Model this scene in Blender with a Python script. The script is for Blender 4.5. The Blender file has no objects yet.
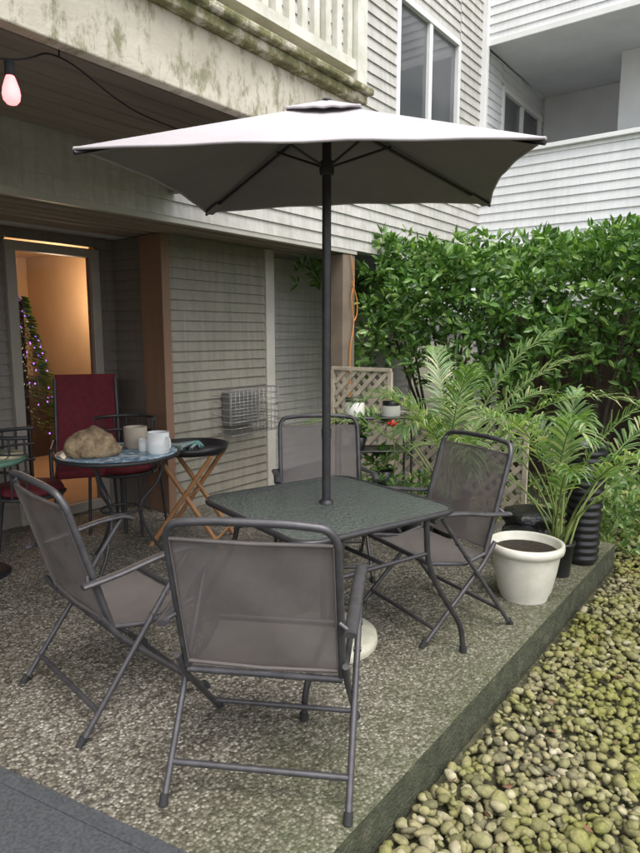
import bpy, bmesh, math, random
import numpy as np
from mathutils import Vector, Matrix
random.seed(3); rng=np.random.default_rng(3)
sc=bpy.context.scene
PB=(0.34,6.37,0.0); RB=math.radians(53)

# ---------------------------------------------------------------- helpers
def fillet(pts,r=0.05,n=5):
    P=[Vector(p) for p in pts]; out=[P[0]]
    for i in range(1,len(P)-1):
        a,b,c=P[i-1],P[i],P[i+1]
        d1=(a-b); d2=(c-b); rr=min(r,d1.length*.49,d2.length*.49)
        p=b+d1.normalized()*rr; q=b+d2.normalized()*rr
        for k in range(n+1):
            t=k/n; out.append(p*(1-t)**2+b*2*t*(1-t)+q*t*t)
    out.append(P[-1]); return out
def catmull(pts,n=6):
    P=[Vector(p) for p in pts]; P=[P[0]*2-P[1]]+P+[P[-1]*2-P[-2]]; out=[]
    for i in range(1,len(P)-2):
        a,b,c,d=P[i-1:i+3]
        for k in range(n):
            t=k/n
            out.append(.5*((2*b)+(c-a)*t+(2*a-5*b+4*c-d)*t*t+(3*b-a-3*c+d)*t**3))
    out.append(P[-2]); return out

class MB:
    def __init__(s): s.v=[];s.f=[];s.m=[];s.s=[]
    def add(s,vs,fs,mi=0,smooth=False):
        o=len(s.v); s.v+= [tuple(v) for v in vs]
        for f in fs: s.f.append([i+o for i in f]); s.m.append(mi); s.s.append(smooth)
    def box(s,x0,x1,y0,y1,z0,z1,mi=0,M=None):
        vs=[Vector(p) for p in [(x0,y0,z0),(x1,y0,z0),(x1,y1,z0),(x0,y1,z0),(x0,y0,z1),(x1,y0,z1),(x1,y1,z1),(x0,y1,z1)]]
        if M: vs=[M@v for v in vs]
        s.add(vs,[(0,3,2,1),(4,5,6,7),(0,1,5,4),(1,2,6,5),(2,3,7,6),(3,0,4,7)],mi)
    def tube(s,pts,r,n=10,mi=0,flat=None):
        P=[Vector(p) for p in pts]; N=len(P)
        R=r if isinstance(r,(list,tuple)) else [r]*N
        T=[(P[min(i+1,N-1)]-P[max(i-1,0)]).normalized() for i in range(N)]
        up=Vector((0,0,1)) if abs(T[0].z)<.9 else Vector((1,0,0))
        a=T[0].cross(up).normalized(); vs=[]
        for i in range(N):
            a=(a-T[i]*a.dot(T[i])).normalized(); b=T[i].cross(a)
            fa,fb=flat if flat else (1,1)
            for k in range(n):
                th=2*math.pi*k/n
                vs.append(P[i]+(a*math.cos(th)*fa+b*math.sin(th)*fb)*R[i])
        fs=[(i*n+k,i*n+(k+1)%n,(i+1)*n+(k+1)%n,(i+1)*n+k) for i in range(N-1) for k in range(n)]
        s.add(vs,fs,mi,True)
        s.add([vs[k] for k in range(n)],[tuple(range(n))[::-1]],mi)
        s.add([vs[(N-1)*n+k] for k in range(n)],[tuple(range(n))],mi)
    def lathe(s,prof,n=32,c=(0,0),mi=0,z=0,smooth=True):
        vs=[];m=len(prof)
        for r,h in prof:
            for k in range(n):
                th=2*math.pi*k/n; vs.append((c[0]+r*math.cos(th),c[1]+r*math.sin(th),z+h))
        fs=[(i*n+k,i*n+(k+1)%n,(i+1)*n+(k+1)%n,(i+1)*n+k) for i in range(m-1) for k in range(n)]
        s.add(vs,fs,mi,smooth)
        if prof[0][0]>1e-4: s.add(vs[:n],[tuple(range(n))[::-1]],mi)
        if prof[-1][0]>1e-4: s.add(vs[-n:],[tuple(range(n))],mi)
    def obj(s,name,mats,parent=None,loc=None,rz=None,bevel=0):
        me=bpy.data.meshes.new(name); me.from_pydata(s.v,[],s.f)
        for m in mats: me.materials.append(m)
        me.polygons.foreach_set('material_index',s.m); me.polygons.foreach_set('use_smooth',s.s)
        me.update(); ob=bpy.data.objects.new(name,me); sc.collection.objects.link(ob)
        if parent: ob.parent=parent
        if loc: ob.location=loc
        if rz is not None: ob.rotation_euler=(0,0,rz)
        if bevel:
            b=ob.modifiers.new('b','BEVEL'); b.width=bevel; b.segments=2; b.limit_method='ANGLE'
        return ob
def empty(name,loc=(0,0,0),rz=0):
    e=bpy.data.objects.new(name,None); sc.collection.objects.link(e); e.location=loc; e.rotation_euler=(0,0,rz); return e
def npmesh(name,V,F,mat,smooth=False,parent=None,loc=None,rz=None):
    me=bpy.data.meshes.new(name); k=F.shape[1]
    me.vertices.add(len(V)); me.vertices.foreach_set('co',V.astype(np.float32).ravel())
    me.loops.add(F.size); me.loops.foreach_set('vertex_index',F.astype(np.int32).ravel())
    me.polygons.add(len(F)); me.polygons.foreach_set('loop_start',np.arange(0,F.size,k,dtype=np.int32))
    me.polygons.foreach_set('use_smooth',np.full(len(F),smooth))
    me.update(calc_edges=True); me.materials.append(mat)
    ob=bpy.data.objects.new(name,me); sc.collection.objects.link(ob)
    if parent: ob.parent=parent
    if loc: ob.location=loc
    if rz is not None: ob.rotation_euler=(0,0,rz)
    return ob

# ---------------------------------------------------------------- materials
def newmat(name):
    m=bpy.data.materials.new(name); m.use_nodes=True; nt=m.node_tree
    b=nt.nodes['Principled BSDF']; return m,nt,b
def N(nt,t,**k):
    n=nt.nodes.new(t)
    for a,v in k.items(): setattr(n,a,v)
    return n
def ramp(nt,stops,fac):
    r=N(nt,'ShaderNodeValToRGB'); e=r.color_ramp.elements
    while len(e)<len(stops): e.new(.5)
    for i,(p,c) in enumerate(stops): e[i].position=p; e[i].color=(*c,1)
    nt.links.new(fac,r.inputs[0]); return r.outputs[0]
def noise(nt,co,scale,detail=4,rough=.6):
    n=N(nt,'ShaderNodeTexNoise'); n.inputs['Scale'].default_value=scale; n.inputs['Detail'].default_value=detail
    n.inputs['Roughness'].default_value=rough
    nt.links.new(co,n.inputs['Vector']); return n.outputs[0]
def bump(nt,h,b,strength,dist=.01):
    n=N(nt,'ShaderNodeBump'); n.inputs['Strength'].default_value=strength; n.inputs['Distance'].default_value=dist
    nt.links.new(h,n.inputs['Height']); nt.links.new(n.outputs[0],b.inputs['Normal']); return n
def mixc(nt,fac,a,b,mode='MIX'):
    n=N(nt,'ShaderNodeMix',data_type='RGBA',blend_type=mode)
    if isinstance(fac,(int,float)): n.inputs[0].default_value=fac
    else: nt.links.new(fac,n.inputs[0])
    for s,v in ((6,a),(7,b)):
        if isinstance(v,tuple): n.inputs[s].default_value=(*v,1)
        else: nt.links.new(v,n.inputs[s])
    return n.outputs[2]
def co(nt,scale=(1,1,1),kind='Object'):
    t=N(nt,'ShaderNodeTexCoord'); m=N(nt,'ShaderNodeMapping'); m.inputs['Scale'].default_value=scale
    nt.links.new(t.outputs[kind],m.inputs[0]); return m.outputs[0]
def pm(name,c1,c2=None,scale=8,rough=.6,metal=0,bs=0,bscale=60,bd=.004,stretch=(1,1,1),spec=.5):
    m,nt,b=newmat(name); c2=c2 or tuple(x*.75 for x in c1)
    v=co(nt,stretch); f=noise(nt,v,scale,4)
    nt.links.new(ramp(nt,[(.3,c2),(.7,c1)],f),b.inputs['Base Color'])
    b.inputs['Roughness'].default_value=rough; b.inputs['Metallic'].default_value=metal
    b.inputs['Specular IOR Level'].default_value=spec
    if bs: bump(nt,noise(nt,v,bscale,3),b,bs,bd)
    return m
def siding_mat(name,c,dirt=.35,algae=0):
    m,nt,b=newmat(name); v=co(nt,(1,1,1))
    f=noise(nt,v,1.3,4); st=noise(nt,co(nt,(9,9,.7)),3,4)
    g=noise(nt,co(nt,(2,2,60)),6,2)
    base=ramp(nt,[(.3,tuple(x*.86 for x in c)),(.65,c)],f)
    d=ramp(nt,[(.35,(.55,.56,.5)),(.6,(1,1,1))],st)
    col=mixc(nt,dirt,base,mixc(nt,1.0,base,d,'MULTIPLY'))
    if algae:
        al=ramp(nt,[(.48,(0,0,0)),(.68,(algae,)*3)],noise(nt,co(nt,(1.5,1.5,3)),2.2,6,.7))
        col=mixc(nt,al,col,(.20,.21,.12))
    nt.links.new(col,b.inputs['Base Color']); b.inputs['Roughness'].default_value=.55
    bump(nt,g,b,.12,.003); return m
def leaf_mat(name,stops,trans=.25,rough=.35):
    m,nt,b=newmat(name); g=N(nt,'ShaderNodeNewGeometry')
    c=ramp(nt,stops,g.outputs['Random Per Island'])
    nt.links.new(c,b.inputs['Base Color']); b.inputs['Roughness'].default_value=rough
    t=N(nt,'ShaderNodeBsdfTranslucent'); nt.links.new(mixc(nt,1.0,c,(1.6,1.9,.7),'MULTIPLY'),t.inputs[0])
    x=N(nt,'ShaderNodeMixShader'); x.inputs[0].default_value=trans
    nt.links.new(b.outputs[0],x.inputs[1]); nt.links.new(t.outputs[0],x.inputs[2])
    nt.links.new(x.outputs[0],nt.nodes['Material Output'].inputs[0]); return m
def glow(name,c,s):
    m,nt,b=newmat(name); b.inputs['Base Color'].default_value=(*c,1)
    b.inputs['Emission Color'].default_value=(*c,1); b.inputs['Emission Strength'].default_value=s; return m

M_sid=siding_mat('siding_upper',(.55,.535,.50),.4,.3); M_sidw=siding_mat('siding_wing_haze',(.77,.775,.775),.2,.06)  # wing colour lightened to carry bright haze
M_sidd=siding_mat('siding_ground_shade',(.27,.248,.208),.5,.3)  # same siding, balcony shade put into a darker base colour
M_sidr=siding_mat('siding_recess_shade',(.18,.155,.135),.4)  # siding darkened further, deep shade of the recess painted in
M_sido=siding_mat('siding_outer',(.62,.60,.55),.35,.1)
M_trim=pm('trim_paint',(.50,.475,.42),(.38,.365,.32),3,.5,bs=.1)
M_dframe=pm('door_paint',(.30,.265,.225),(.23,.2,.17),3,.5)
M_white=pm('white_vinyl',(.8,.8,.78),(.7,.7,.68),3,.4)
M_brown=pm('brown_board',(.25,.145,.092),(.18,.105,.066),4,.6,stretch=(1,1,.1))
M_post=pm('post_paint',(.22,.175,.13),(.15,.115,.085),5,.6,bs=.2)
M_soffit=pm('soffit_boards',(.36,.30,.25),(.26,.215,.18),3,.7,bs=.3,stretch=(.3,3,1))
M_greyc=pm('grey_ceiling',(.68,.69,.69),(.58,.59,.59),2,.7)
M_metal=pm('dark_metal',(.05,.048,.05),(.032,.03,.032),20,.38,.3,bs=.05,bscale=300)
M_grey=pm('grey_metal',(.095,.09,.095),(.055,.053,.055),20,.42,.4)
M_cage=pm('galvanised_wire',(.30,.30,.29),(.2,.2,.19),20,.5,.5)
M_unit=pm('heater_paint',(.20,.195,.185),(.13,.125,.12),10,.5)
M_black=pm('black_plastic',(.018,.018,.02),(.01,.01,.011),10,.35,bs=.15,bscale=30)
M_rubber=pm('rubber',(.02,.02,.02),None,10,.8)
M_red=pm('red_fabric',(.14,.008,.016),(.08,.005,.010),30,.85,bs=.2,bscale=300)
M_wood=pm('stand_wood',(.42,.21,.085),(.28,.13,.055),6,.5,stretch=(1,1,.2))
M_lat=pm('lattice_wood',(.52,.45,.35),(.33,.29,.22),8,.75,bs=.2)
M_fence=pm('fence_wood',(.11,.07,.05),(.05,.034,.026),6,.85,bs=.3,stretch=(1,1,.1))
M_cream=pm('pot_glaze',(.70,.675,.59),(.52,.50,.41),6,.4,bs=.15,bscale=20)
M_soil=pm('soil',(.05,.035,.022),(.02,.015,.01),40,.95,bs=1,bscale=60,bd=.02)
M_mug=pm('mug_ceramic',(.8,.8,.78),(.75,.75,.73),5,.25)
M_clay=pm('clay_cup',(.5,.42,.33),(.38,.31,.24),8,.6)
M_rock=pm('sandstone',(.46,.34,.2),(.15,.09,.05),16,.85,bs=1,bscale=22,bd=.03)
M_basec=pm('base_concrete',(.5,.48,.38),(.33,.33,.24),9,.8,bs=.4,bscale=80)
M_rug=pm('rug_fabric',(.075,.08,.084),(.032,.034,.037),90,.95,bs=.8,bscale=350)
M_orange=pm('orange_cord',(.6,.22,.04),None,5,.5)
M_rail=pm('railing_paint',(.7,.68,.61),(.48,.48,.39),8,.6,bs=.1)
M_room=pm('interior_wall',(.55,.38,.24),(.48,.33,.2),2,.8)
M_jar=pm('jar_plastic',(.68,.66,.62),(.56,.54,.5),5,.4)
M_bark=pm('bark',(.08,.06,.042),(.035,.026,.02),15,.9,bs=.6,bscale=50)
M_stem=pm('palm_stem',(.2,.25,.07),(.1,.14,.035),10,.5)
M_dead=pm('dead_leaf_brown',(.20,.10,.055),(.12,.055,.03),20,.8)
m,nt,b=newmat('mossy_beam'); v=co(nt)
base=ramp(nt,[(.3,(.34,.31,.24)),(.6,(.51,.475,.385))],noise(nt,v,2.5,6))
moss=ramp(nt,[(.50,(0,0,0)),(.62,(.85,.85,.85))],noise(nt,co(nt,(3,1,1.2)),5,8,.75))
nt.links.new(mixc(nt,moss,base,(.16,.155,.08)),b.inputs['Base Color']); b.inputs['Roughness'].default_value=.8
bump(nt,noise(nt,v,40,4),b,.4,.01); M_beam=m
m,nt,b=newmat('moss_gutter'); v=co(nt)
nt.links.new(ramp(nt,[(.35,(.09,.09,.045)),(.5,(.17,.165,.07)),(.62,(.46,.43,.35))],noise(nt,v,9,8,.7)),b.inputs['Base Color'])
b.inputs['Roughness'].default_value=.9; bump(nt,noise(nt,v,50,4),b,.8,.015); M_gut=m
# exposed aggregate
m,nt,b=newmat('exposed_aggregate'); v=co(nt)
vo=N(nt,'ShaderNodeTexVoronoi'); vo.inputs['Scale'].default_value=92; nt.links.new(v,vo.inputs['Vector'])
sp=N(nt,'ShaderNodeSeparateColor'); nt.links.new(vo.outputs['Color'],sp.inputs[0])
c=ramp(nt,[(0,(.075,.066,.055)),(.3,(.16,.143,.118)),(.6,(.25,.226,.188)),(.85,(.37,.345,.295)),(1,(.56,.54,.48))],sp.outputs[0])
edge=ramp(nt,[(.3,(1,1,1)),(.75,(.4,.38,.34))],vo.outputs['Distance'])
c=mixc(nt,.8,c,mixc(nt,1.0,c,edge,'MULTIPLY'))
c=mixc(nt,1.0,c,ramp(nt,[(.3,(.58,.58,.53)),(.65,(1,1,1))],noise(nt,v,1.6,6)),'MULTIPLY')
c=mixc(nt,1.0,c,ramp(nt,[(.35,(.72,.70,.66)),(.6,(1,1,1))],noise(nt,v,14,4)),'MULTIPLY')
se=N(nt,'ShaderNodeSeparateXYZ'); nt.links.new(v,se.inputs[0])
mr=N(nt,'ShaderNodeMapRange'); mr.inputs[1].default_value=-1.9; mr.inputs[2].default_value=-2.58; nt.links.new(se.outputs[1],mr.inputs[0])
mu=N(nt,'ShaderNodeMath',operation='MULTIPLY'); nt.links.new(mr.outputs[0],mu.inputs[0]); nt.links.new(noise(nt,v,7,6),mu.inputs[1])
c=mixc(nt,mu.outputs[0],c,(.07,.085,.03))
nt.links.new(c,b.inputs['Base Color']); b.inputs['Roughness'].default_value=.72
iv=N(nt,'ShaderNodeMath',operation='SUBTRACT'); iv.inputs[0].default_value=1; nt.links.new(vo.outputs['Distance'],iv.inputs[1])
bump(nt,iv.outputs[0],b,.7,.006); M_agg=m
m,nt,b=newmat('slab_side'); v=co(nt)
nt.links.new(ramp(nt,[(.3,(.025,.03,.015)),(.55,(.06,.065,.035)),(.75,(.13,.12,.085))],noise(nt,v,14,8,.7)),b.inputs['Base Color'])
b.inputs['Roughness'].default_value=.95; bump(nt,noise(nt,v,60,4),b,1,.02); M_side=m
# pebbles
m,nt,b=newmat('river_pebble'); g=N(nt,'ShaderNodeNewGeometry'); v=co(nt)
c=ramp(nt,[(0,(.10,.095,.065)),(.25,(.19,.175,.105)),(.5,(.27,.245,.14)),(.7,(.17,.17,.085)),(.9,(.33,.30,.205)),(1,(.44,.41,.33))],g.outputs['Random Per Island'])
c=mixc(nt,ramp(nt,[(.38,(0,0,0)),(.60,(.85,.85,.85))],noise(nt,v,3,5)),c,(.175,.18,.045))
c=mixc(nt,.7,c,mixc(nt,1.0,c,ramp(nt,[(.3,(.45,.45,.36)),(.6,(1.15,1.1,1))],noise(nt,v,45,4)),'MULTIPLY'))
nt.links.new(c,b.inputs['Base Color']); b.inputs['Roughness'].default_value=.8; b.inputs['Specular IOR Level'].default_value=.3; bump(nt,noise(nt,v,120,2),b,.4,.004); M_peb=m
m,nt,b=newmat('ground_soil'); v=co(nt)
nt.links.new(ramp(nt,[(.3,(.03,.028,.015)),(.6,(.10,.095,.05)),(.75,(.2,.19,.11))],noise(nt,v,25,8,.7)),b.inputs['Base Color'])
b.inputs['Roughness'].default_value=.95; bump(nt,noise(nt,v,40,4),b,1,.02); M_ground=m
# sling fabric
m,nt,b=newmat('sling_mesh'); v=co(nt)
nt.links.new(ramp(nt,[(.3,(.115,.099,.093)),(.7,(.155,.136,.128))],noise(nt,v,5,5)),b.inputs['Base Color']); b.inputs['Roughness'].default_value=.55
w=N(nt,'ShaderNodeTexWave'); w.inputs['Scale'].default_value=90; nt.links.new(v,w.inputs[0]); bump(nt,w.outputs[1],b,.15,.002)
tr=N(nt,'ShaderNodeBsdfTransparent'); x=N(nt,'ShaderNodeMixShader'); x.inputs[0].default_value=.22
nt.links.new(b.outputs[0],x.inputs[1]); nt.links.new(tr.outputs[0],x.inputs[2]); nt.links.new(x.outputs[0],nt.nodes['Material Output'].inputs[0]); M_sling=m
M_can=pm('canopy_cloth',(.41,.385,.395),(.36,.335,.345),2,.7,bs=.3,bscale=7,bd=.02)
M_undershade=pm('canopy_underside_shade',(.235,.212,.218),(.19,.17,.177),2.5,.75,bs=.3,bscale=7,bd=.02)  # same cloth, underside shade painted in as a darker colour
# glass table
m,nt,b=newmat('pebbled_glass'); v=co(nt)
b.inputs['Base Color'].default_value=(.13,.15,.135,1); b.inputs['Roughness'].default_value=.14; b.inputs['Specular IOR Level'].default_value=.8
vo=N(nt,'ShaderNodeTexVoronoi'); vo.inputs['Scale'].default_value=55; nt.links.new(v,vo.inputs['Vector']); bump(nt,vo.outputs[0],b,1,.008)
tr=N(nt,'ShaderNodeBsdfTransparent'); tr.inputs[0].default_value=(.68,.71,.68,1); x=N(nt,'ShaderNodeMixShader'); x.inputs[0].default_value=.35
nt.links.new(b.outputs[0],x.inputs[1]); nt.links.new(tr.outputs[0],x.inputs[2]); nt.links.new(x.outputs[0],nt.nodes['Material Output'].inputs[0]); M_tglass=m
m,nt,b=newmat('window_glass'); v=co(nt,(.6,.6,1))
nt.links.new(ramp(nt,[(.4,(.07,.075,.08)),(.6,(.13,.135,.14))],noise(nt,v,1.2,1)),b.inputs['Base Color']); b.inputs['Roughness'].default_value=.04; M_win=m
m,nt,b=newmat('door_glass'); b.inputs['Base Color'].default_value=(.02,.02,.02,1); b.inputs['Roughness'].default_value=.03
tr=N(nt,'ShaderNodeBsdfTransparent'); x=N(nt,'ShaderNodeMixShader'); x.inputs[0].default_value=.8
nt.links.new(b.outputs[0],x.inputs[1]); nt.links.new(tr.outputs[0],x.inputs[2]); nt.links.new(x.outputs[0],nt.nodes['Material Output'].inputs[0]); M_dglass=m
m,nt,b=newmat('mosaic_top'); v=co(nt)
vo=N(nt,'ShaderNodeTexVoronoi'); vo.inputs['Scale'].default_value=28; nt.links.new(v,vo.inputs['Vector'])
sp=N(nt,'ShaderNodeSeparateColor'); nt.links.new(vo.outputs['Color'],sp.inputs[0])
c=ramp(nt,[(0,(.08,.18,.32)),(.4,(.2,.38,.5)),(.7,(.45,.57,.65)),(1,(.7,.74,.74))],sp.outputs[0])
nt.links.new(c,b.inputs['Base Color']); b.inputs['Roughness'].default_value=.25; M_mos=m
M_leaf=leaf_mat('hedge_leaf',[(0,(.035,.085,.02)),(.4,(.075,.16,.035)),(.75,(.14,.26,.06)),(1,(.28,.40,.12))])
M_palm=leaf_mat('palm_leaf',[(0,(.08,.15,.05)),(.5,(.15,.24,.08)),(.85,(.26,.34,.14)),(1,(.38,.37,.19))],.3,.4)

# ---------------------------------------------------------------- ground / slab
g=MB(); g.box(-150,150,-150,150,-.6,-.185); g.obj('ground',[M_ground])
g=MB(); g.box(-9,-.45,-2.585,1.6,-.17,0); g.m=[1,0,1,1,1,1]
g.box(-.45,2.86,-.1,1.3,-.17,-.05,0)
g.obj('patio_slab',[M_agg,M_side],loc=PB,rz=RB)

def ico(sub):
    bm=bmesh.new(); bmesh.ops.create_icosphere(bm,subdivisions=sub,radius=1)
    V=np.array([v.co[:] for v in bm.verts]); F=np.array([[v.index for v in f.verts] for f in bm.faces]); bm.free(); return V,F
def pebbles(x0,x1,y0,y1,sp,rmin,rmax,sub,z0,lim=-2.60):
    V,F=ico(sub); var=[]
    for k in range(16):
        d=np.zeros(len(V))
        for j in range(4):
            q=rng.normal(size=3); d+=np.sin(V@q*1.5+rng.random()*6)*.12
        var.append(V*(1+d)[:,None])
    var=np.array(var)
    xs=np.arange(x0,x1,sp); ys=np.arange(y0,y1,sp); X,Y=np.meshgrid(xs,ys); n=X.size
    P=np.stack([X.ravel()+rng.uniform(-.5,.5,n)*sp,Y.ravel()+rng.uniform(-.5,.5,n)*sp,z0+rng.uniform(0,.035,n)],1)
    P[:,1]=np.minimum(P[:,1],lim)
    r=rng.uniform(rmin,rmax,n)*rng.choice([.6,.85,1,1.3],n)
    S=np.stack([r*rng.uniform(.85,1.4,n),r*rng.uniform(.75,1.05,n),r*rng.uniform(.45,.8,n)],1)
    th=rng.uniform(0,6.28,n); tl=rng.normal(0,.4,n)
    W=var[rng.integers(0,16,n)]*S[:,None,:]
    c,s=np.cos(tl)[:,None],np.sin(tl)[:,None]
    y=W[:,:,1]*c-W[:,:,2]*s; z=W[:,:,1]*s+W[:,:,2]*c; x=W[:,:,0]
    c,s=np.cos(th)[:,None],np.sin(th)[:,None]
    W=np.stack([x*c-y*s,x*s+y*c,z],2)+P[:,None,:]
    FF=F[None]+(np.arange(n)*len(V))[:,None,None]
    return W.reshape(-1,3),FF.reshape(-1,3)
parts=[pebbles(-5.5,-3.2,-4.7,-2.62,.034,.016,.025,2,-.160),pebbles(-5.5,-3.2,-4.7,-2.62,.038,.014,.022,1,-.178),
       pebbles(-3.2,2.6,-5.2,-2.62,.035,.015,.024,1,-.163),pebbles(-3.2,0,-4.5,-2.62,.042,.015,.022,1,-.178),
       pebbles(-.42,.9,-2.60,-.4,.045,.019,.03,1,-.165,0)]
V=[];F=[];o=0
for a,b_ in parts: V.append(a);F.append(b_+o);o+=len(a)
npmesh('gravel',np.concatenate(V),np.concatenate(F),M_peb,True,loc=PB,rz=RB)

g=MB(); g.box(-.1,3,-2.5,-.0501,.004,.014,0); g.box(-.1,3,-.05,.004,.004,.017,0)
g.obj('outdoor_rug',[M_rug],loc=(-1.6,2.28,0),rz=math.atan2(-.36,.70),bevel=.003)

# ---------------------------------------------------------------- building
B=empty('apartment_building',PB,RB)
def siding(mb,axis,a0,a1,fx,z0,z1,out,exp=.105,mi=0):
    z=z0
    while z<z1-1e-4:
        zt=min(z+exp,z1)
        def p(a,off,zz): return (a,fx+out*off,zz) if axis=='s' else (fx+out*off,a,zz)
        mb.add([p(a0,.018,z),p(a1,.018,z),p(a1,.003,zt),p(a0,.003,zt),p(a0,.0,z),p(a1,.0,z)],[(0,1,2,3),(4,5,1,0)],mi); z=zt
g=MB()
TOP=8.3
siding(g,'s',-9,.7,0,2.3,TOP,-1); siding(g,'s',2.16,2.86,0,2.3,TOP,-1)
siding(g,'s',.7,2.16,0,2.3,3.56,-1); siding(g,'s',.7,2.16,0,4.9,TOP,-1)
g.obj('wall_upper',[M_sid],B)
g=MB(); siding(g,'s',2.86,3.5,0,2.75,5.1,-1); siding(g,'s',5.05,5.2,0,2.75,5.1,-1)
siding(g,'s',3.5,5.05,0,2.75,3.6,-1); siding(g,'s',3.5,5.05,0,4.8,5.1,-1)
siding(g,'w',-9,0,2.86,0,2.6,-1); siding(g,'w',-9,0,2.86,2.62,3.72,-1); siding(g,'w',-9,0,2.86,5.1,TOP,-1)
g.obj('wall_wing',[M_sidw],B)
g=MB()
g.box(-9,6,.25,8,2.5,TOP); g.box(-9,.7,.01,.25,2.33,TOP);g.box(.7,2.16,.01,.25,2.33,3.5);g.box(.7,2.16,.01,.25,4.95,TOP); g.box(2.16,2.85,.01,.25,2.33,TOP)
g.box(2.88,6.5,-9,0,5.14,TOP); g.box(5.2,6.5,-9,.2,0,5.14); g.box(2.88,3.0,-9,-.02,0,3.70)
g.box(3.0,5.2,-9,.2,2.3,2.74); g.box(-9,3,1.1,1.25,2.3,2.5); 
g.obj('wall_core',[M_greyc],B)
g=MB(); g.box(2.87,5.2,-9,-.02,5.105,5.135); g.box(5.17,5.198,-9,-.02,2.75,5.10)
g.box(4.1,5.16,-9,-1.35,2.75,5.10); g.obj('wing_balcony_lining',[M_greyc],B)
g=MB(); g.box(2.80,3.03,-9,.0,3.72,3.77); g.box(2.83,2.858,-9,-.02,5.06,5.13); g.box(2.78,2.86,-.08,-.002,3.78,TOP)
g.box(2.79,2.84,-9,-.02,2.58,2.63);g.obj('wing_trim',[M_white],B,bevel=.004)
def window(name,s0,s1,z0,z1,w,par,mull=True):
    g=MB(); f=.06
    g.box(s0,s1,w-.03,w+.05,z1-f,z1);g.box(s0,s1,w-.03,w+.05,z0,z0+f);g.box(s0,s0+f,w-.03,w+.05,z0+f,z1-f);g.box(s1-f,s1,w-.03,w+.05,z0+f,z1-f)
    if mull: mx=(s0+s1)/2; g.box(mx-.035,mx+.035,w-.02,w+.05,z0+f,z1-f)
    g.obj(name+'_frame',[M_white],par,bevel=.004)
    g=MB(); g.box(s0+f,s1-f,w+.02,w+.03,z0+f,z1-f); g.obj(name+'_glass',[M_win],par)
window('window_a',.7,2.16,3.56,4.9,0,B); window('window_b',3.5,5.05,3.6,4.8,0,B)
window('window_c',-3.9,-2.6,2.85,4.9,-.001,B)
# ground floor walls
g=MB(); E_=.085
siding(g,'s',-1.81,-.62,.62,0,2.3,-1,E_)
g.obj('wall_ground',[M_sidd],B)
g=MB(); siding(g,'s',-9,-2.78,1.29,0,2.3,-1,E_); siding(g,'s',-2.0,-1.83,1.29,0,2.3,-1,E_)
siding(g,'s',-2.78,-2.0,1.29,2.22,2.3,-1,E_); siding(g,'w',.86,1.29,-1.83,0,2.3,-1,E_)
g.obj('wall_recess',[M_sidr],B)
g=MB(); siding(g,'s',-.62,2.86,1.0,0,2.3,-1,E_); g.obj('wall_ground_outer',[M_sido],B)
g=MB(); g.box(-1.81,-.62,.63,1.1,0,2.3); g.box(-1.0,3,1.01,1.4,0,2.3); g.box(-1.82,-1.0,1.1,1.4,0,2.3)
g.obj('wall_ground_core',[M_sidd],B)
g=MB(); g.box(-.64,-.52,.585,1.0,0,2.298); g.box(-9,.02,-.012,.03,2.26,2.31); g.obj('white_trim',[M_trim],B,bevel=.004)
g=MB(); g.box(-1.872,-1.79,.60,.87,0,2.296); g.obj('corner_boards',[M_brown],B,bevel=.004)
g=MB(); g.box(-9,.0,.0,1.35,2.31,2.34); 
for i in range(9): g.box(-9,.0,.02+i*.15,.02+i*.15+.01,2.300,2.309)
g.obj('recess_ceiling',[M_soffit],B)
g=MB(); g.box(-.2,0,.0,.2,0,2.255); g.box(-.215,.012,-.012,.212,0,.14); g.obj('corner_post',[M_post],B,bevel=.006)
g=MB(); g.box(-4.4,-.9,4.4,4.5,-.05,2.6); g.box(-4.5,-4.4,1.4,4.5,-.05,2.6); g.box(-.9,-.8,1.42,4.5,-.05,2.6); g.box(-4.5,-.8,1.4,4.5,2.45,2.5); g.box(-4.5,-.8,1.4,4.5,-.06,.0)
g.box(-4.4,-2.79,1.31,1.4,0,2.45);g.box(-1.99,-1.86,1.31,1.4,0,2.45);g.box(-2.79,-1.99,1.31,1.4,2.25,2.45)
g.obj('living_room',[M_room],B)
g=MB(); 
for a in ((-2.80,-2.72),(-2.08,-2.0)): g.box(*a,1.24,1.32,0,2.2)
g.box(-2.72,-2.08,1.24,1.32,2.13,2.2); g.box(-2.72,-2.08,1.24,1.32,0,.08)
g.obj('door_frame',[M_dframe],B,bevel=.004)
g=MB(); g.box(-2.72,-2.08,1.275,1.285,.08,2.13); g.obj('door_glass_pane',[M_dglass],B)
g=MB(); g.box(-2.05,-1.0,3.9,4.38,0,.95); g.box(-2.07,-.98,3.88,4.38,.95,.98); g.obj('room_cabinet',[M_fence],B,bevel=.005)
l=bpy.data.lights.new('unseen_room_light','POINT'); l.energy=45; l.color=(1,.74,.48); l.shadow_soft_size=.15  # no lamp in view; added to light the room warmly behind the glass
lo=bpy.data.objects.new('unseen_room_light',l); sc.collection.objects.link(lo); lo.parent=B; lo.location=(-1.4,2.9,1.9)
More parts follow.
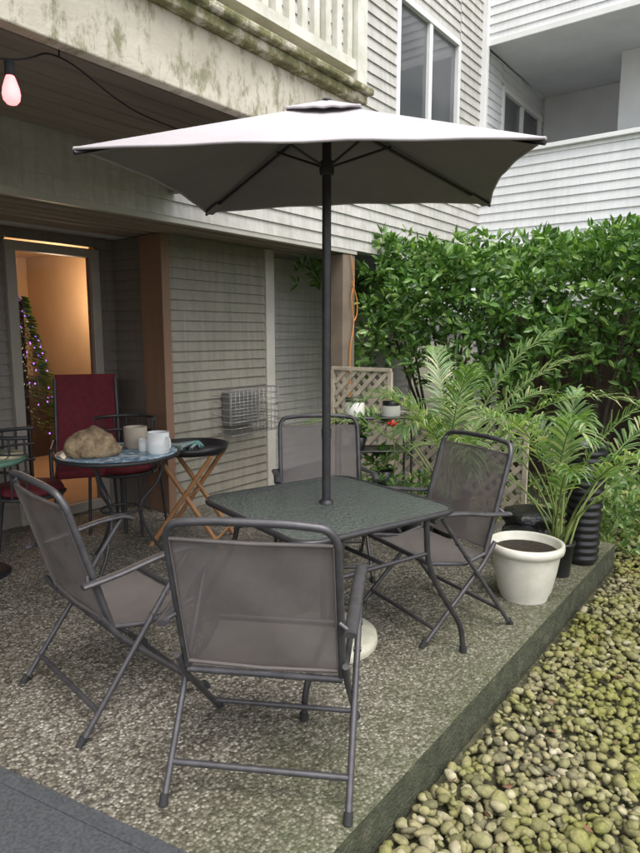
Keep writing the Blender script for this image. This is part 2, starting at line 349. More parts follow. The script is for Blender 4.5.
# balcony
g=MB(); g.box(-9,-2.24,-1.52,-1.46,2.45,2.72); g.obj('balcony_beam',[M_beam],B,bevel=.006)
g=MB(); g.box(-9,-2.22,-1.57,-1.40,2.72,2.765); g.box(-9,-2.20,-1.60,-1.42,2.765,2.80); g.obj('balcony_gutter',[M_gut],B,bevel=.01)
g=MB(); g.box(-9,-2.24,-1.46,-.02,2.66,2.76); 
for i in range(10): g.box(-9,-2.24,-1.44+i*.145,-1.43+i*.145,2.652,2.662)
g.box(-2.30,-2.24,-1.46,-.02,2.45,2.66); g.obj('balcony_soffit',[M_soffit],B)
g=MB(); g.box(-9,-2.24,-1.54,-1.47,2.88,2.93); g.box(-9,-2.24,-1.56,-1.45,3.78,3.83); x=-2.3
while x>-8: g.box(x-.042,x,-1.52,-1.49,2.93,3.78); x-=.095
g.box(-2.29,-2.2,-1.55,-1.46,2.80,3.9)
y=-1.4
while y<-.05: g.box(-2.26,-2.23,y,y+.042,2.93,3.78); y+=.115
g.box(-2.28,-2.21,-1.45,-.02,3.78,3.83); g.box(-2.28,-2.21,-1.45,-.02,2.88,2.93)
g.obj('balcony_railing',[M_rail],B)

# ---------------------------------------------------------------- leaves
def leaves(P,D,L,Wd,curl=.15):
    n=len(P); D=D/np.linalg.norm(D,axis=1)[:,None]
    R=rng.normal(size=(n,3)); R[:,2]*=.35; S=np.cross(D,R); S/=np.linalg.norm(S,axis=1)[:,None]
    Nn=np.cross(S,D); Nn*=np.sign(Nn[:,2:3]+1e-6)
    L=L[:,None]; Wd=Wd[:,None]
    v=[P,P+D*L*.3+S*Wd*.42+Nn*L*.03,P+D*L*.3-S*Wd*.42+Nn*L*.03,P+D*L*.68+S*Wd*.38-Nn*L*.02,P+D*L*.68-S*Wd*.38-Nn*L*.02,P+D*L-Nn*L*curl,P+D*L*.5-Nn*L*.04]
    V=np.stack(v,1).reshape(-1,3)
    f=np.array([[0,6,1],[0,2,6],[1,6,3],[2,4,6],[3,6,5],[6,4,5]])
    F=(f[None]+(np.arange(n)*7)[:,None,None]).reshape(-1,3); return V,F
T=empty('christmas_tree'); T.parent=B; T.location=(-2.16,2.25,0)
n=1500; h=rng.random(n); rr=(1-h)*.33*rng.uniform(.3,1,n)**.5; th=rng.uniform(0,6.28,n)
Pt=np.stack([rr*np.cos(th),rr*np.sin(th),.6+h*1.25],1)
V,F=leaves(Pt,np.stack([np.cos(th),np.sin(th),-.2+0*th],1),np.full(n,.08),np.full(n,.015)); npmesh('tree_branches',V,F,M_leaf,parent=T)
Mp=glow('purple_bulb',(.45,.15,1),4)
g=MB()
for i in range(110):
    h_=random.random()**1.2; a=random.random()*6.28; r_=(1-h_)*.37+.01
    g.lathe([(.001,-.009),(.009,0),(.001,.009)],6,(r_*math.cos(a),r_*math.sin(a)),0,.6+h_*1.25)
g.obj('tree_lights',[Mp],T)
g=MB(); g.tube([(0,0,0),(0,0,1.8)],.02,8); g.obj('tree_trunk',[M_bark],T)

def rosettes(C,k,L0,spread=1.0,up=.5):
    n=len(C); C2=np.repeat(C,k,0)
    ax=rng.normal(size=(n,3)); ax[:,2]=np.abs(ax[:,2])+up; ax[:,0]-=.5; ax/=np.linalg.norm(ax,axis=1)[:,None]; ax=np.repeat(ax,k,0)
    D=rng.normal(size=(n*k,3)); D/=np.linalg.norm(D,axis=1)[:,None]; D=D*spread+ax*.7
    L=rng.uniform(.6,1.25,n*k)*L0
    return leaves(C2+D*.02,D,L,L*rng.uniform(.38,.5,n*k))
H=empty('laurel_hedge',PB,RB)
nc=30000
C=np.stack([rng.uniform(.05,2.4,nc),rng.uniform(-6.0,.9,nc),rng.uniform(.45,2.85,nc)],1)
def bf(a,b,s): return np.sin(a*2.3+s)*np.cos(b*1.7-s)+.6*np.sin(a*5.1+b*3.7+s)+.4*np.sin(b*9.3-a*4+2*s)
topz=2.33+.08*bf(C[:,0],C[:,1],.3)+.045*(-C[:,1])+.06*np.sin(C[:,1]*11+C[:,0]*7)
front=.60+.10*bf(C[:,1]*1.5,C[:,2]*2,1.1)+.25*np.clip((C[:,2]-2.0),0,1)-.45*np.clip((C[:,1]+1.4)/.9,0,1)
bot=1.05+.22*bf(C[:,0]*2,C[:,1]*2,2.2)
keep=(C[:,2]<topz)&(C[:,0]>front)&(C[:,2]>bot)&~((C[:,1]>-.05)&(C[:,2]>2.17))&~((C[:,1]>.12)&(C[:,0]<1.0))
dens=bf(C[:,0]*2.2+C[:,2]*3,C[:,1]*2.5-C[:,2],4)
keep&=(dens>-.95)
shell=(C[:,0]<front+.45)|(C[:,2]>topz-.3)
keep&=(shell|(rng.random(nc)<.12))&((C[:,2]>1.5)|(rng.random(nc)<.6)); C=C[keep]
ex=np.stack([rng.uniform(-.1,.3,16),rng.uniform(.4,.75,16),rng.uniform(1.98,2.2,16)],1); C=np.concatenate([C,ex])
V,F=rosettes(C,7,.10); npmesh('hedge_foliage',V,F,M_leaf,parent=H)
g=MB()
for i in range(26):
    y0=random.uniform(-5,.1); x0=random.uniform(.9,1.8)
    for j in range(3):
        a=random.uniform(-.5,.5); b_=random.uniform(-.5,.4)
        pts=catmull([(x0,y0,-.2),(x0+b_*.2,y0+a*.25,.5),(x0+b_*.6,y0+a*.7,1.1),(x0+b_,y0+a*1.2,1.8)],4)
        g.tube(pts,[.028-.02*k/len(pts) for k in range(len(pts))],6)
g.obj('hedge_branches',[M_bark],H)
g=MB(); y=-6.5
while y<-.6: g.box(2.52,2.54,y,y+.135,-.2,1.72); y+=.14
g.box(2.49,2.518,-6.5,-.6,1.5,1.6); g.box(2.49,2.518,-6.5,-.6,.3,.4); g.obj('wooden_fence',[M_fence],loc=PB,rz=RB)
G=empty('ground_cover_plant',PB,RB)
nc=420; C=np.stack([rng.uniform(-.35,.9,nc),rng.normal(-2.45,.33,nc),rng.uniform(-.15,.32,nc)],1)
V,F=rosettes(C,6,.07); npmesh('ground_cover_foliage',V,F,M_palm,parent=G)
n=200; C=np.stack([rng.uniform(-5,.5,n),rng.uniform(-4.2,-2.65,n),rng.uniform(-.125,-.11,n)],1)
C2=np.stack([rng.uniform(-4.5,-.5,90),rng.uniform(-2.55,.5,90),rng.uniform(.004,.008,90)],1); C=np.concatenate([C,C2]); n=len(C)
D=rng.normal(size=(n,3)); D[:,2]*=.1; L=rng.uniform(.02,.045,n); L[-90:]*=.5; V,F=leaves(C,D,L,L*.45,0); npmesh('fallen_leaves',V,F,M_dead,loc=PB,rz=RB)

# lattice
g=MB()
def lattice(g,y0,y1,z0,z1):
    def strip(cy,sign,off):
        pts=[]
        for y in np.linspace(y0,y1,200):
            z=z0+(y-cy)*sign
            if z0<=z<=z1: pts.append((y,z))
        if len(pts)<3: return
        a,b_=pts[0],pts[-1]; w_=.019*1.414
        g.add([(off,a[0]-w_,a[1]),(off,a[0]+w_,a[1]),(off,b_[0]+w_,b_[1]),(off,b_[0]-w_,b_[1]),
               (off+.008,a[0]-w_,a[1]),(off+.008,a[0]+w_,a[1]),(off+.008,b_[0]+w_,b_[1]),(off+.008,b_[0]-w_,b_[1])],
              [(0,1,2,3),(7,6,5,4),(0,4,5,1),(1,5,6,2),(2,6,7,3),(3,7,4,0)])
    c=y0-1.5
    while c<y1: strip(c,1,-.38); c+=.115
    c=y0
    while c<y1+1.5: strip(c,-1,-.392); c+=.115
    g.box(-.40,-.365,y0-.03,y1+.03,z1,z1+.03); g.box(-.40,-.365,y0-.04,y0-.005,-.15,z1-.002); g.box(-.40,-.365,y1+.005,y1+.04,-.15,z1-.002)
lattice(g,-.62,-.04,-.1,1.17); lattice(g,-1.86,-.70,-.1,.80)
g.obj('lattice_fence',[M_lat],loc=PB,rz=RB)

A=empty('air_conditioner_cage',PB,RB)
g=MB(); g.box(-1.24,-.86,.5,.6,.68,.98); 
for i in range(9): g.box(-1.22,-.88,.49,.502,.70+i*.030,.708+i*.030)
g.obj('unit_body',[M_unit],A,bevel=.01)
g=MB(); x0,x1,yy0,yy1,a0,a1=-1.36,-.74,.36,.59,.62,1.02
for i in range(13):
    xx=x0+(x1-x0)*i/12; g.tube([(xx,yy1,a0),(xx,yy0,a0),(xx,yy0,a1),(xx,yy1,a1)],.003,5)
for i in range(8):
    zz=a0+(a1-a0)*i/7; g.tube([(x0,yy1,zz),(x0,yy0,zz),(x1,yy0,zz),(x1,yy1,zz)],.003,5)
g.obj('wire_cage',[M_cage],A)

# ---------------------------------------------------------------- sling chairs
def sling_chair(loc,deg):
    E=empty('patio_chair',loc,math.radians(deg))
    g=MB(); r=.0115
    back=[(-.262,-.12,.40),(-.262,-.27,.90),(-.235,-.29,.945),(-.12,-.298,.957),(.12,-.298,.957),(.235,-.29,.945),(.262,-.27,.90),(.262,-.12,.40)]
    g.tube(fillet(back,.04),.0135,10)
    for sx in (-1,1):
        x=.262*sx
        g.tube([(x,-.12,.40),(x,.02,.37),(x,.24,.41)],r,8)
        g.tube(fillet([(x*1.06,-.17,.46),(x*1.06,-.10,.36),(x*1.06,.28,.0)],.03),r,8)
        X=.298*sx
        g.tube(fillet([(X,-.28,0),(X,.17,.60),(X,.20,.64)],.04),r,8)
        g.tube(catmull([(X,-.24,.60),(X,-.1,.615),(X,.08,.645),(X,.2,.65),(X,.255,.63)],5),.022,10,flat=(1.0,.5))
        g.tube([(X,-.22,.60),(x,-.205,.62)],.008,6)
        g.tube([(X,-.284,0),(X,-.265,.03)],.015,8,1)
        g.tube([(x*1.06,.285,0),(x*1.06,.262,.03)],.015,8,1)
        for (yy,zz) in ((.033,.417),(.09,.49)): g.tube([(X-.014,yy,zz),(X+.014,yy,zz)],.009,8)
    g.tube([(-.298,-.203,.1),(.298,-.203,.1)],.011,8)
    g.tube([(-.277,.205,.075),(.277,.205,.075)],.010,8)
    g.tube([(-.262,-.118,.385),(.262,-.118,.385)],.012,8)
    g.tube([(-.262,.24,.41),(.262,.24,.41)],.0125,8)
    g.obj('frame',[M_grey,M_rubber],E)
    g=MB()
    n=12;m=16
    for part in (0,1):
        vs=[];fs=[]
        for j in range(m+1):
            t=j/m
            for i in range(n+1):
                u=i/n*2-1
                if part==0: vs.append((u*.258,-.132-.142*t*.97-.022*(1-u*u)*math.sin(t*3.14)+.003*math.sin(t*9+u*5),.42+t*.47+.006*(1-u*u)*(t-.5)))
                else: vs.append((u*.256,-.115+.35*t,.398-.03*math.sin(t*2.6)+.015*t-.026*(1-u*u)*math.sin(t*3.14)))
        for j in range(m):
            for i in range(n): a=j*(n+1)+i; fs.append((a,a+1,a+n+2,a+n+1))
        g.add(vs,fs,0,True)
    g.tube([(-.25,-.136,.425),(0,-.15,.425),(.25,-.136,.425)],.007,6)
    g.tube([(-.25,-.275,.89),(0,-.29,.89),(.25,-.275,.89)],.007,6)
    for sx in (-1,1): g.tube([(sx*.25,-.134,.42),(sx*.25,-.272,.885)],.005,6,flat=(1.8,.6))
    g.obj('sling',[M_sling],E); return E
sling_chair((-.17,2.10,0),-8); sling_chair((-.88,2.57,0),-47); sling_chair((.605,3.29,0),119); sling_chair((0.02,3.98,0),186)

# ---------------------------------------------------------------- glass table
T=empty('glass_patio_table',(.03,2.98,0),math.radians(36))
def rsq(h,r,n=8):
    o=[]
    for cx,cy,a0 in ((h-r,h-r,0),(-h+r,h-r,90),(-h+r,-h+r,180),(h-r,-h+r,270)):
        for k in range(n+1):
            a=math.radians(a0+90*k/n); o.append((cx+r*math.cos(a),cy+r*math.sin(a)))
    return o
g=MB(); o=rsq(.435,.09); n=len(o)
g.add([(x,y,.695) for x,y in o]+[(x,y,.701) for x,y in o],[tuple(range(n))[::-1],tuple(range(n,2*n))]); g.obj('glass_top',[M_tglass],T)
g=MB(); loop=[(x,y,.693) for x,y in rsq(.442,.095)]; loop.append(loop[0]); g.tube(loop,.013,8,flat=(1,1.1))
for sx in (-1,1):
    for sy in (-1,1):
        g.tube(fillet([(.24*sx,.43*sy,.685),(.25*sx,.43*sy,.50),(.29*sx,.44*sy,.38),(.45*sx,.47*sy,.13),(.46*sx,.475*sy,0)],.08),.0135,10)
        g.tube([(.46*sx,.475*sy,0),(.46*sx,.475*sy,.03)],.018,8,1)
for sy in (-1,1): g.tube([(-.25,.43*sy,.52),(.25,.43*sy,.52)],.01,8)
g.tube([(0,-.43,.52),(0,.43,.52)],.01,8)
g.tube([(-.43,0,.68),(.43,0,.68)],.009,8)
g.lathe([(.035,0),(.035,.012),(.024,.014),(.024,.02)],20,(0,0),0,.70)
g.obj('table_frame',[M_metal,M_rubber],T)

# ---------------------------------------------------------------- umbrella
U=empty('patio_umbrella',(.03,2.98,0))
g=MB(); g.tube([(0,0,.04),(0,0,2.46)],.021,14); g.lathe([(.03,0),(.034,.02),(.03,.06)],14,(0,0),0,2.20); g.lathe([(.03,0),(.03,.05)],14,(0,0),0,2.40)
g.tube([(0,0,1.02),(0,0,1.06)],.024,14)
g.lathe([(.045,.055),(.045,.09),(.028,.1),(.028,.35)],16)
A3=Vector((0,0,2.50)); Cn=[Vector((-.86,-.71,2.125)),Vector((.685,-.84,2.12)),Vector((.90,.66,2.215)),Vector((-.70,.93,2.215))]
for c in Cn:
    g.tube([A3+Vector((0,0,-.045)),c+Vector((0,0,-.018))],.008,8); mid=A3.lerp(c,.34)+Vector((0,0,-.02)); g.tube([(0,0,2.23),mid],.006,8)
g.obj('pole_and_ribs',[M_metal],U)
def canopy(g,A,Cs,n=20,m=16,inset=.05,dz=0,sag=.03,hem=True):
    for q in range(4):
        c0,c1=Cs[q],Cs[(q+1)%4]; vs=[];fs=[]
        for j in range(m+1):
            v=j/m
            for i in range(n+1):
                u=i/n; e=c0.lerp(c1,u); k=4*u*(1-u)
                e=e+(A-e)*inset*k
                p=A+(e-A)*v; p.z-=sag*k*math.sin(v*3.14)*.9; p.z+=dz+.003*math.sin(u*23+q*2)*v*k; vs.append(p)
        for j in range(m):
            for i in range(n): a=j*(n+1)+i; fs.append((a,a+n+1,a+n+2,a+1))
        g.add(vs,fs,0,True)
        if hem:
            ed=[vs[m*(n+1)+i]+Vector((0,0,-.004)) for i in range(n+1)]; g.tube(ed,.006,6)
g=MB(); canopy(g,A3,Cn)
A4=A3+Vector((0,0,.018)); canopy(g,A4,[A4+(c-A3)*.20 for c in Cn],8,6,.02,0,.005)
g.obj('canopy',[M_can],U)
g=MB(); canopy(g,A3,[A3+(c-A3)*.995 for c in Cn],dz=-.006,hem=False)  # added sheet below the cloth, its dark colour stands for underside shade
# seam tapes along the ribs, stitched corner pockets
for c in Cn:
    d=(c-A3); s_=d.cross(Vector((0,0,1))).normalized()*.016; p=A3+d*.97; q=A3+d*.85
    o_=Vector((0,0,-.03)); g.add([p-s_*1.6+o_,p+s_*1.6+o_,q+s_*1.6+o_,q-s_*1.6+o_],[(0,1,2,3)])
g.obj('canopy_shaded_underside',[M_undershade],U)
g=MB(); g.lathe([(.02,0),(.022,.006),(.010,.012),(.001,.015)],14,(0,0),0,2.512); g.obj('finial',[M_metal],U)
g=MB(); g.lathe([(.25,0),(.255,.02),(.25,.045),(.22,.055),(.06,.07),(.04,.075)],40); g.obj('umbrella_base',[M_basec],U)

# ---------------------------------------------------------------- bistro table and items
T=empty('bistro_table',(-1.29,4.03,0))
g=MB(); g.lathe([(.001,.735),(.37,.735),(.37,.755),(.345,.756),(.001,.756)],48,mi=0); g.obj('mosaic_disc',[M_mos],T)
g=MB()
ring=[(.375*math.cos(a),.375*math.sin(a),.743) for a in np.linspace(0,2*math.pi,49)]; g.tube(ring,.014,8)
for k in range(3):
    a=math.radians(20+120*k); c,s=math.cos(a),math.sin(a)
    g.tube(catmull([(.3*c,.3*s,.73),(.24*c,.24*s,.55),(.12*c,.12*s,.38),(.2*c,.2*s,.15),(.33*c,.33*s,0)],6),.011,8)
ring=[(.125*math.cos(a),.125*math.sin(a),.38) for a in np.linspace(0,2*math.pi,25)]; g.tube(ring,.008,6)
g.obj('iron_legs',[M_metal],T)
V,F=ico(4); V=V.copy(); d=np.zeros(len(V))
for j in range(9): q=rng.normal(size=3)*2.5; d+=np.sin(V@q+rng.random()*6)*.05
for j in range(9): q=rng.normal(size=3)*8; d+=np.sin(V@q+rng.random()*6)*.022
V=V*(1+d)[:,None]*np.array([.165,.12,.13]); V[:,2]=np.maximum(V[:,2]*(1-np.abs(V[:,0])*1.5),-.04)+.04
npmesh('decorative_rock',V,F,M_rock,True,loc=(-1.40,3.90,.757))
def mug(name,loc,r,h,mat,handle=True):
    g=MB(); g.lathe([(r*.85,0),(r,.01),(r,h),(r-.005,h),(r-.006,.01),(.001,.01)],24)
    if handle: g.tube(catmull([(r-.002,0,h*.8),(r+.028,0,h*.72),(r+.03,0,h*.35),(r-.002,0,h*.2)],5),.006,8)
    return g.obj(name,[mat],loc=loc,rz=random.random()*6)
mug('white_mug',(-1.02,3.98,.757),.07,.135,M_mug); mug('clay_cup',(-1.22,4.18,.757),.075,.14,M_clay,False)
mug('small_cup',(-1.13,4.05,.757),.035,.08,M_mug,False)
T=empty('folding_tray_table',(-.93,4.55,0),math.radians(-8))
g=MB()
for sy in (-.17,.17):
    g.tube([(-.26,sy,0),(.2,sy*.9,.66)],.016,6,flat=(.6,1.2)); g.tube([(.26,sy*.98,0),(-.2,sy*.85,.66)],.016,6,flat=(.6,1.2))
for x in (-.22,.22): g.tube([(x,-.17,.06),(x,.17,.06)],.01,6)
g.tube([(0,-.17,.35),(0,.17,.35)],.01,6)
g.obj('cross_legs',[M_wood],T)
g=MB(); g.lathe([(.001,.665),(.25,.665),(.27,.72),(.262,.72),(.245,.678),(.001,.676)],40); g.obj('tray',[M_black],T)
g=MB(); 
for k in range(6):
    a=k*1.05; g.tube(catmull([(.1*math.cos(a)-.03,.1*math.sin(a),.69),(.04,.02,.73),(.12*math.cos(a+1)-.03,.1*math.sin(a+1),.70)],4),.012,6)
g.box(-.16,-.04,-.1,0,.68,.72)
g.obj('garden_tools',[pm('teal_plastic',(.08,.25,.24),(.3,.3,.28),12,.4)],T)

R=empty('red_chair',(-1.78,4.85,0),math.radians(-160))
g=MB()
for sx in (-1,1):
    g.tube(fillet([(.24*sx,-.2,0),(.24*sx,-.2,.45),(.23*sx,-.36,1.15)],.05),.014,8)
    g.tube([(.24*sx,.24,0),(.24*sx,.22,.45)],.014,8); g.tube([(.24*sx,-.2,.44),(.24*sx,.22,.44)],.014,8)
    g.tube(fillet([(.26*sx,-.24,.66),(.26*sx,.2,.66),(.26*sx,.22,.45)],.05),.014,8)
g.obj('frame',[M_metal],R)
g=MB(); vs=[];fs=[];n=10
for j in range(n+1):
    for i in range(n+1):
        u=i/n*2-1;t=j/n; vs.append((u*(.25-.02*t),-.2-.165*t-.05*(1-u*u)*math.sin(t*3)+.006*math.sin(u*9+t*5),.5+.68*t))
for j in range(n):
    for i in range(n): a=j*(n+1)+i; fs.append((a,a+1,a+n+2,a+n+1))
g.add(vs,fs,0,True); g.box(-.23,.23,-.2,.24,.45,.51); g.obj('cushions',[M_red],R,bevel=.015)
def slat_chair(loc,deg):
    R=empty('metal_garden_chair',loc,math.radians(deg)); g=MB()
    for sx in (-1,1):
        g.tube([(.21*sx,.2,0),(.2*sx,.18,.45)],.012,8); g.tube([(.21*sx,-.24,0),(.2*sx,-.18,.45)],.012,8)
    def arc(z,r=.23): return [(r*math.sin(a),-.0-r*math.cos(a),z) for a in np.linspace(-1.7,1.7,17)]
    g.tube(arc(.86),.013,8); g.tube(arc(.75),.009,8); g.tube(arc(.64),.009,8); g.tube(arc(.46),.012,8)
    for a in np.linspace(-1.6,1.6,9): g.tube([(.23*math.sin(a),-.23*math.cos(a),.46),(.23*math.sin(a),-.23*math.cos(a),.86)],.007,6)
    g.lathe([(.001,.445),(.22,.445),(.23,.46),(.001,.462)],24); g.obj('frame',[M_metal],R)
    g=MB(); g.lathe([(.001,.464),(.19,.464),(.215,.485),(.2,.515),(.001,.525)],24); g.obj('cushion',[M_red],R)
slat_chair((-1.93,4.15,0),-70); slat_chair((-1.5,4.85,0),170)
g=MB(); g.lathe([(.001,.72),(.33,.72),(.34,.735),(.33,.75),(.001,.75)],40); g.lathe([(.03,.02),(.03,.72)],16,mi=1)
g.lathe([(.2,0),(.2,.015),(.05,.03)],30,mi=1); g.obj('side_table',[pm('green_paint',(.12,.24,.18),None,6,.4),M_black],loc=(-2.16,3.85,0))

# plant stand with jars
S=empty('plant_stand',(.42,5.0,0),math.radians(5)); g=MB()
for x in (-.28,.28):
    for y in (-.13,.13): g.tube([(x,y,0),(x,y,.86)],.01,8)
for z in (.3,.6,.86):
    g.tube(fillet([(-.28,-.13,z),(.28,-.13,z),(.28,.13,z),(-.28,.13,z),(-.28,-.13,z)],.01),.009,6); g.box(-.27,.27,-.12,.12,z-.006,z+.002)
g.obj('stand_frame',[M_metal],S)
def jar(loc,r,h):
    g=MB(); g.lathe([(r,0),(r*1.02,.02),(r,h),(r*.8,h+.02)],24,mi=0); g.lathe([(r*.9,h+.012),(r*.9,h+.045),(.001,h+.05)],24,mi=1)
    g.obj('storage_jar',[M_jar,M_black],loc=loc)
jar((.27,5.0,.863),.08,.10); jar((.56,5.03,.863),.075,.07)
def potp(loc,r,h,name='potted_plant'):
    E=empty(name,loc); g=MB(); g.lathe([(r*.7,0),(r,h),(r*.94,h),(r*.9,h-.02),(.001,h-.02)],24); g.obj('pot',[M_black],E)
    n=40; C=np.stack([rng.normal(0,r*.7,n),rng.normal(0,r*.7,n),h+rng.uniform(0,.16,n)],1); V,F=rosettes(C,4,.06); npmesh('foliage',V,F,M_leaf,parent=E)
potp((.3,4.97,.605),.07,.1); potp((.5,4.97,.305),.09,.13); potp((.42,4.7,0),.13,.26); potp((.72,4.62,0),.14,.28)
F_=empty('red_flower',(.54,4.70,0)); g=MB(); g.tube(catmull([(0,0,.3),(.02,0,.55),(0,.01,.84)],4),.004,6)
g.obj('stem',[M_stem],F_)
g=MB()
for k in range(7):
    a=k*.9; V_=[(0,0,.83),(.03*math.cos(a),.03*math.sin(a),.84),(.05*math.cos(a+.35),.05*math.sin(a+.35),.855),(.03*math.cos(a+.7),.03*math.sin(a+.7),.84)]; g.add(V_,[(0,1,2,3)])
g.lathe([(.001,-.02),(.032,0),(.001,.035)],10,(0,0),0,.84)
g.obj('petals',[pm('petal_red',(.7,.01,.02),None,5,.5)],F_)
g=MB(); g.lathe([(.07,0),(.1,.3),(.095,.3),(.08,.27),(.001,.27)],24); g.obj('flower_pot',[M_black],F_)

# ---------------------------------------------------------------- palms
def palm(name,loc,nf,bare,length,leaf,pot=None,seed=1,droop=1.0):
    rs=np.random.default_rng(seed); E=empty(name,loc); g=MB(); Vs=[];Fs=[];o=0
    for k in range(nf):
        az=k*2.399+rs.uniform(-.3,.3); inner=(k%3==0); tilt=rs.uniform(.05,.3) if inner else rs.uniform(.3,.62); L=length*rs.uniform(.75,1.1)
        dr_=rs.uniform(.7,1.3)*droop
        d=Vector((math.cos(az),math.sin(az),0)); p=Vector((rs.uniform(-.04,.04),rs.uniform(-.04,.04),.1)); pts=[p.copy()]
        steps=20
        for i in range(steps):
            t=i/steps; an=1.5-tilt*min(1,.3+t*2.5)-(t**2.2)*dr_
            p=p+(d*math.cos(an)+Vector((0,0,math.sin(an))))*L/steps; pts.append(p.copy())
        g.tube(pts,[.008-.0065*i/steps for i in range(steps+1)],6)
        nl=34; s0=bare
        for i in range(nl):
            t=s0+(1-s0)*i/(nl-1); f=t*steps; i0=min(int(f),steps-1); q=pts[i0].lerp(pts[i0+1],f-i0); T_=(pts[i0+1]-pts[i0]).normalized()
            S_=T_.cross(Vector((0,0,1)));  S_=S_.normalized() if S_.length>.05 else Vector((-d.y,d.x,0)); U_=S_.cross(T_)
            u=(t-s0)/(1-s0); ll=leaf*(math.sin(3.14*(.15+.75*u))**.7)*rs.uniform(.8,1.12)
            for sd in (-1,1):
                dr=(S_*sd*(.8-.35*u)+T_*(.6+.5*u)+U_*.25+Vector(rs.normal(0,.11,3))).normalized(); wv=dr.cross(U_).normalized()*.0072
                pts2=[q,q+dr*ll*.35+Vector((0,0,.0)),q+dr*ll*.7+Vector((0,0,-.1*ll)),q+dr*ll*.98+Vector((0,0,-.32*ll))]
                Vs+=[pts2[0]-wv*.4,pts2[0]+wv*.4,pts2[1]+wv,pts2[1]-wv,pts2[2]+wv*.75,pts2[2]-wv*.75,pts2[3]]
                Fs+=[(o,o+1,o+2),(o,o+2,o+3),(o+3,o+2,o+4),(o+3,o+4,o+5),(o+5,o+4,o+6)]; o+=7
    g.obj('stems',[M_stem],E); npmesh('fronds',np.array([v[:] for v in Vs]),np.array(Fs),M_palm,parent=E)
    if pot:
        r,h=pot; q=MB(); q.lathe([(r*.8,0),(r,h),(r*1.08,h),(r*1.08,h+.02),(r*.95,h+.02),(r*.93,h-.02),(.001,h-.02)],28); q.obj('nursery_pot',[M_black],E)
    return E
palm('areca_palm',(.98,4.7,0),17,.5,1.62,.27,(.15,.3),4,1.5)
palm('areca_palm',(1.50,3.87,0),16,.48,1.38,.23,(.09,.2),11,1.6)

# white planter
E=empty('white_planter',(1.18,3.53,0)); g=MB()
g.lathe([(.13,0),(.135,.02),(.15,.05),(.175,.17),(.188,.26),(.188,.275),(.208,.28),(.212,.30),(.21,.325),(.195,.33),(.185,.32),(.178,.27),(.001,.27)],48)
g.obj('pot',[M_cream],E); g=MB(); g.lathe([(.178,.28),(.1,.287),(.001,.285)],32); g.obj('soil',[M_soil],E)
M_bag=pm('black_bag',(.02,.02,.022),(.01,.01,.01),10,.25,bs=.6,bscale=30,bd=.02)
def bag(loc,r,h,seed,name='black_planter_bag'):
    rs=np.random.default_rng(seed); g=MB(); n=48; vs=[];m=26
    for j in range(m+1):
        t=j/m
        for k in range(n):
            a=2*math.pi*k/n; rr=r*(.85+.18*abs(math.sin(t*3.14*3)))*(1+.05*math.sin(a*5+t*9+seed)+.035*math.sin(a*11-t*14)+rs.normal(0,.012))
            if j==m: rr*=.75
            vs.append((rr*math.cos(a),rr*math.sin(a),t*h))
    fs=[(j*n+k,j*n+(k+1)%n,(j+1)*n+(k+1)%n,(j+1)*n+k) for j in range(m) for k in range(n)]
    g.add(vs,fs,0,True); g.add(vs[-n:],[tuple(range(n))]); 
    return g.obj(name,[M_bag],loc=loc)
bag((1.42,4.22,0),.17,.33,5); bag((1.30,4.0,0),.12,.26,8)
g=MB(); prof=[(.085,0)]
for i in range(15):
    z=.02+i*.05; r=.095+.02*i/15; prof+=[(r,z),(r+.012,z+.015),(r+.012,z+.03),(r,z+.045)]
prof+=[(.125,.78),(.13,.80),(.115,.80),(.108,.75),(.001,.75)]
g.lathe(prof,36); g.obj('tall_ribbed_pot',[M_black],loc=(1.74,4.10,0))

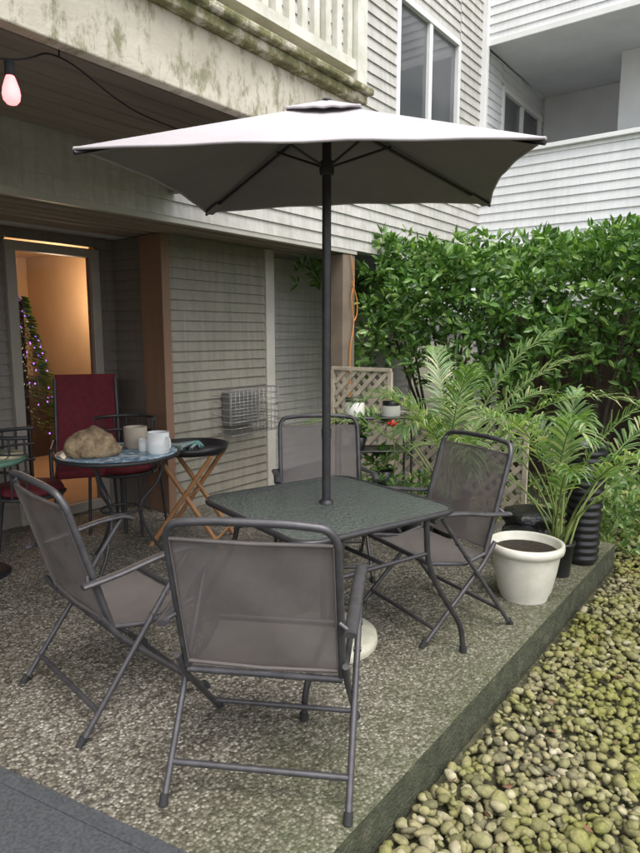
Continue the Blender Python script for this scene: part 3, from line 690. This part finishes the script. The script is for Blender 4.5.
# cord, string light
g=MB()
g.tube(catmull([(-.1,-.02,2.25),(-.06,-.03,2.0),(-.1,-.03,1.85),(-.06,-.03,1.6),(-.12,-.03,1.3),(-.1,-.03,.7)],6),.006,6)
g.tube(catmull([(-.1,-.03,2.0),(-.03,-.04,1.85),(-.02,-.04,1.7),(-.06,-.03,1.62)],6),.006,6)
g.obj('orange_extension_cord',[M_orange],loc=PB,rz=RB)
L_=empty('string_light'); g=MB()
pts=catmull([(-1.75,2.05,2.44),(-1.05,2.22,2.385),(-.95,2.5,2.50),(-.78,2.9,2.44),(-.45,3.4,2.42),(-.28,4.1,2.44)],10); g.tube(pts,.0035,6)
g.tube([(-.95,2.5,2.50),(-.95,2.5,2.66)],.003,6)
g.lathe([(.012,.045),(.016,.04),(.017,0),(.012,-.004)],14,(-1.02,2.25),0,2.345)
g.obj('cable',[M_rubber],L_)
g=MB(); g.lathe([(.012,0),(.018,-.015),(.026,-.04),(.029,-.06),(.026,-.078),(.016,-.09),(.001,-.095)],18,(-1.02,2.25),0,2.345); g.obj('bulb',[glow('bulb_pink',(1,.24,.24),2.4)],L_)

# ---------------------------------------------------------------- light, world, camera
wd=bpy.data.worlds.new('World'); sc.world=wd; wd.use_nodes=True; nt=wd.node_tree
sky=nt.nodes.new('ShaderNodeTexSky'); sky.sky_type='NISHITA'; sky.sun_disc=False
az=math.radians(150); el=math.radians(64)
sky.sun_elevation=el; sky.sun_rotation=az; sky.dust_density=4; sky.air_density=1
hs=nt.nodes.new('ShaderNodeHueSaturation'); hs.inputs['Saturation'].default_value=.38; hs.inputs['Value'].default_value=2.7; nt.links.new(sky.outputs[0],hs.inputs['Color'])
nt.links.new(hs.outputs[0],nt.nodes['Background'].inputs[0]); nt.nodes['Background'].inputs[1].default_value=.15
sd=bpy.data.lights.new('sun','SUN'); sd.energy=1.1; sd.angle=math.radians(50); sd.color=(1,.99,.975)
so=bpy.data.objects.new('sun',sd); sc.collection.objects.link(so)
dv=Vector((math.sin(az)*math.cos(el),math.cos(az)*math.cos(el),math.sin(el)))
so.rotation_euler=dv.to_track_quat('Z','Y').to_euler()
cd=bpy.data.cameras.new('camera'); cam=bpy.data.objects.new('camera',cd); sc.collection.objects.link(cam); sc.camera=cam
cam.location=(0,0,1.5); cam.rotation_euler=(math.radians(90-8.2),0,0)
cd.sensor_fit='VERTICAL'; cd.sensor_height=36; cd.lens=27.0; cd.clip_end=500; cd.clip_start=.05
sc.view_settings.view_transform='Standard'; sc.view_settings.look='None'; sc.view_settings.exposure=0
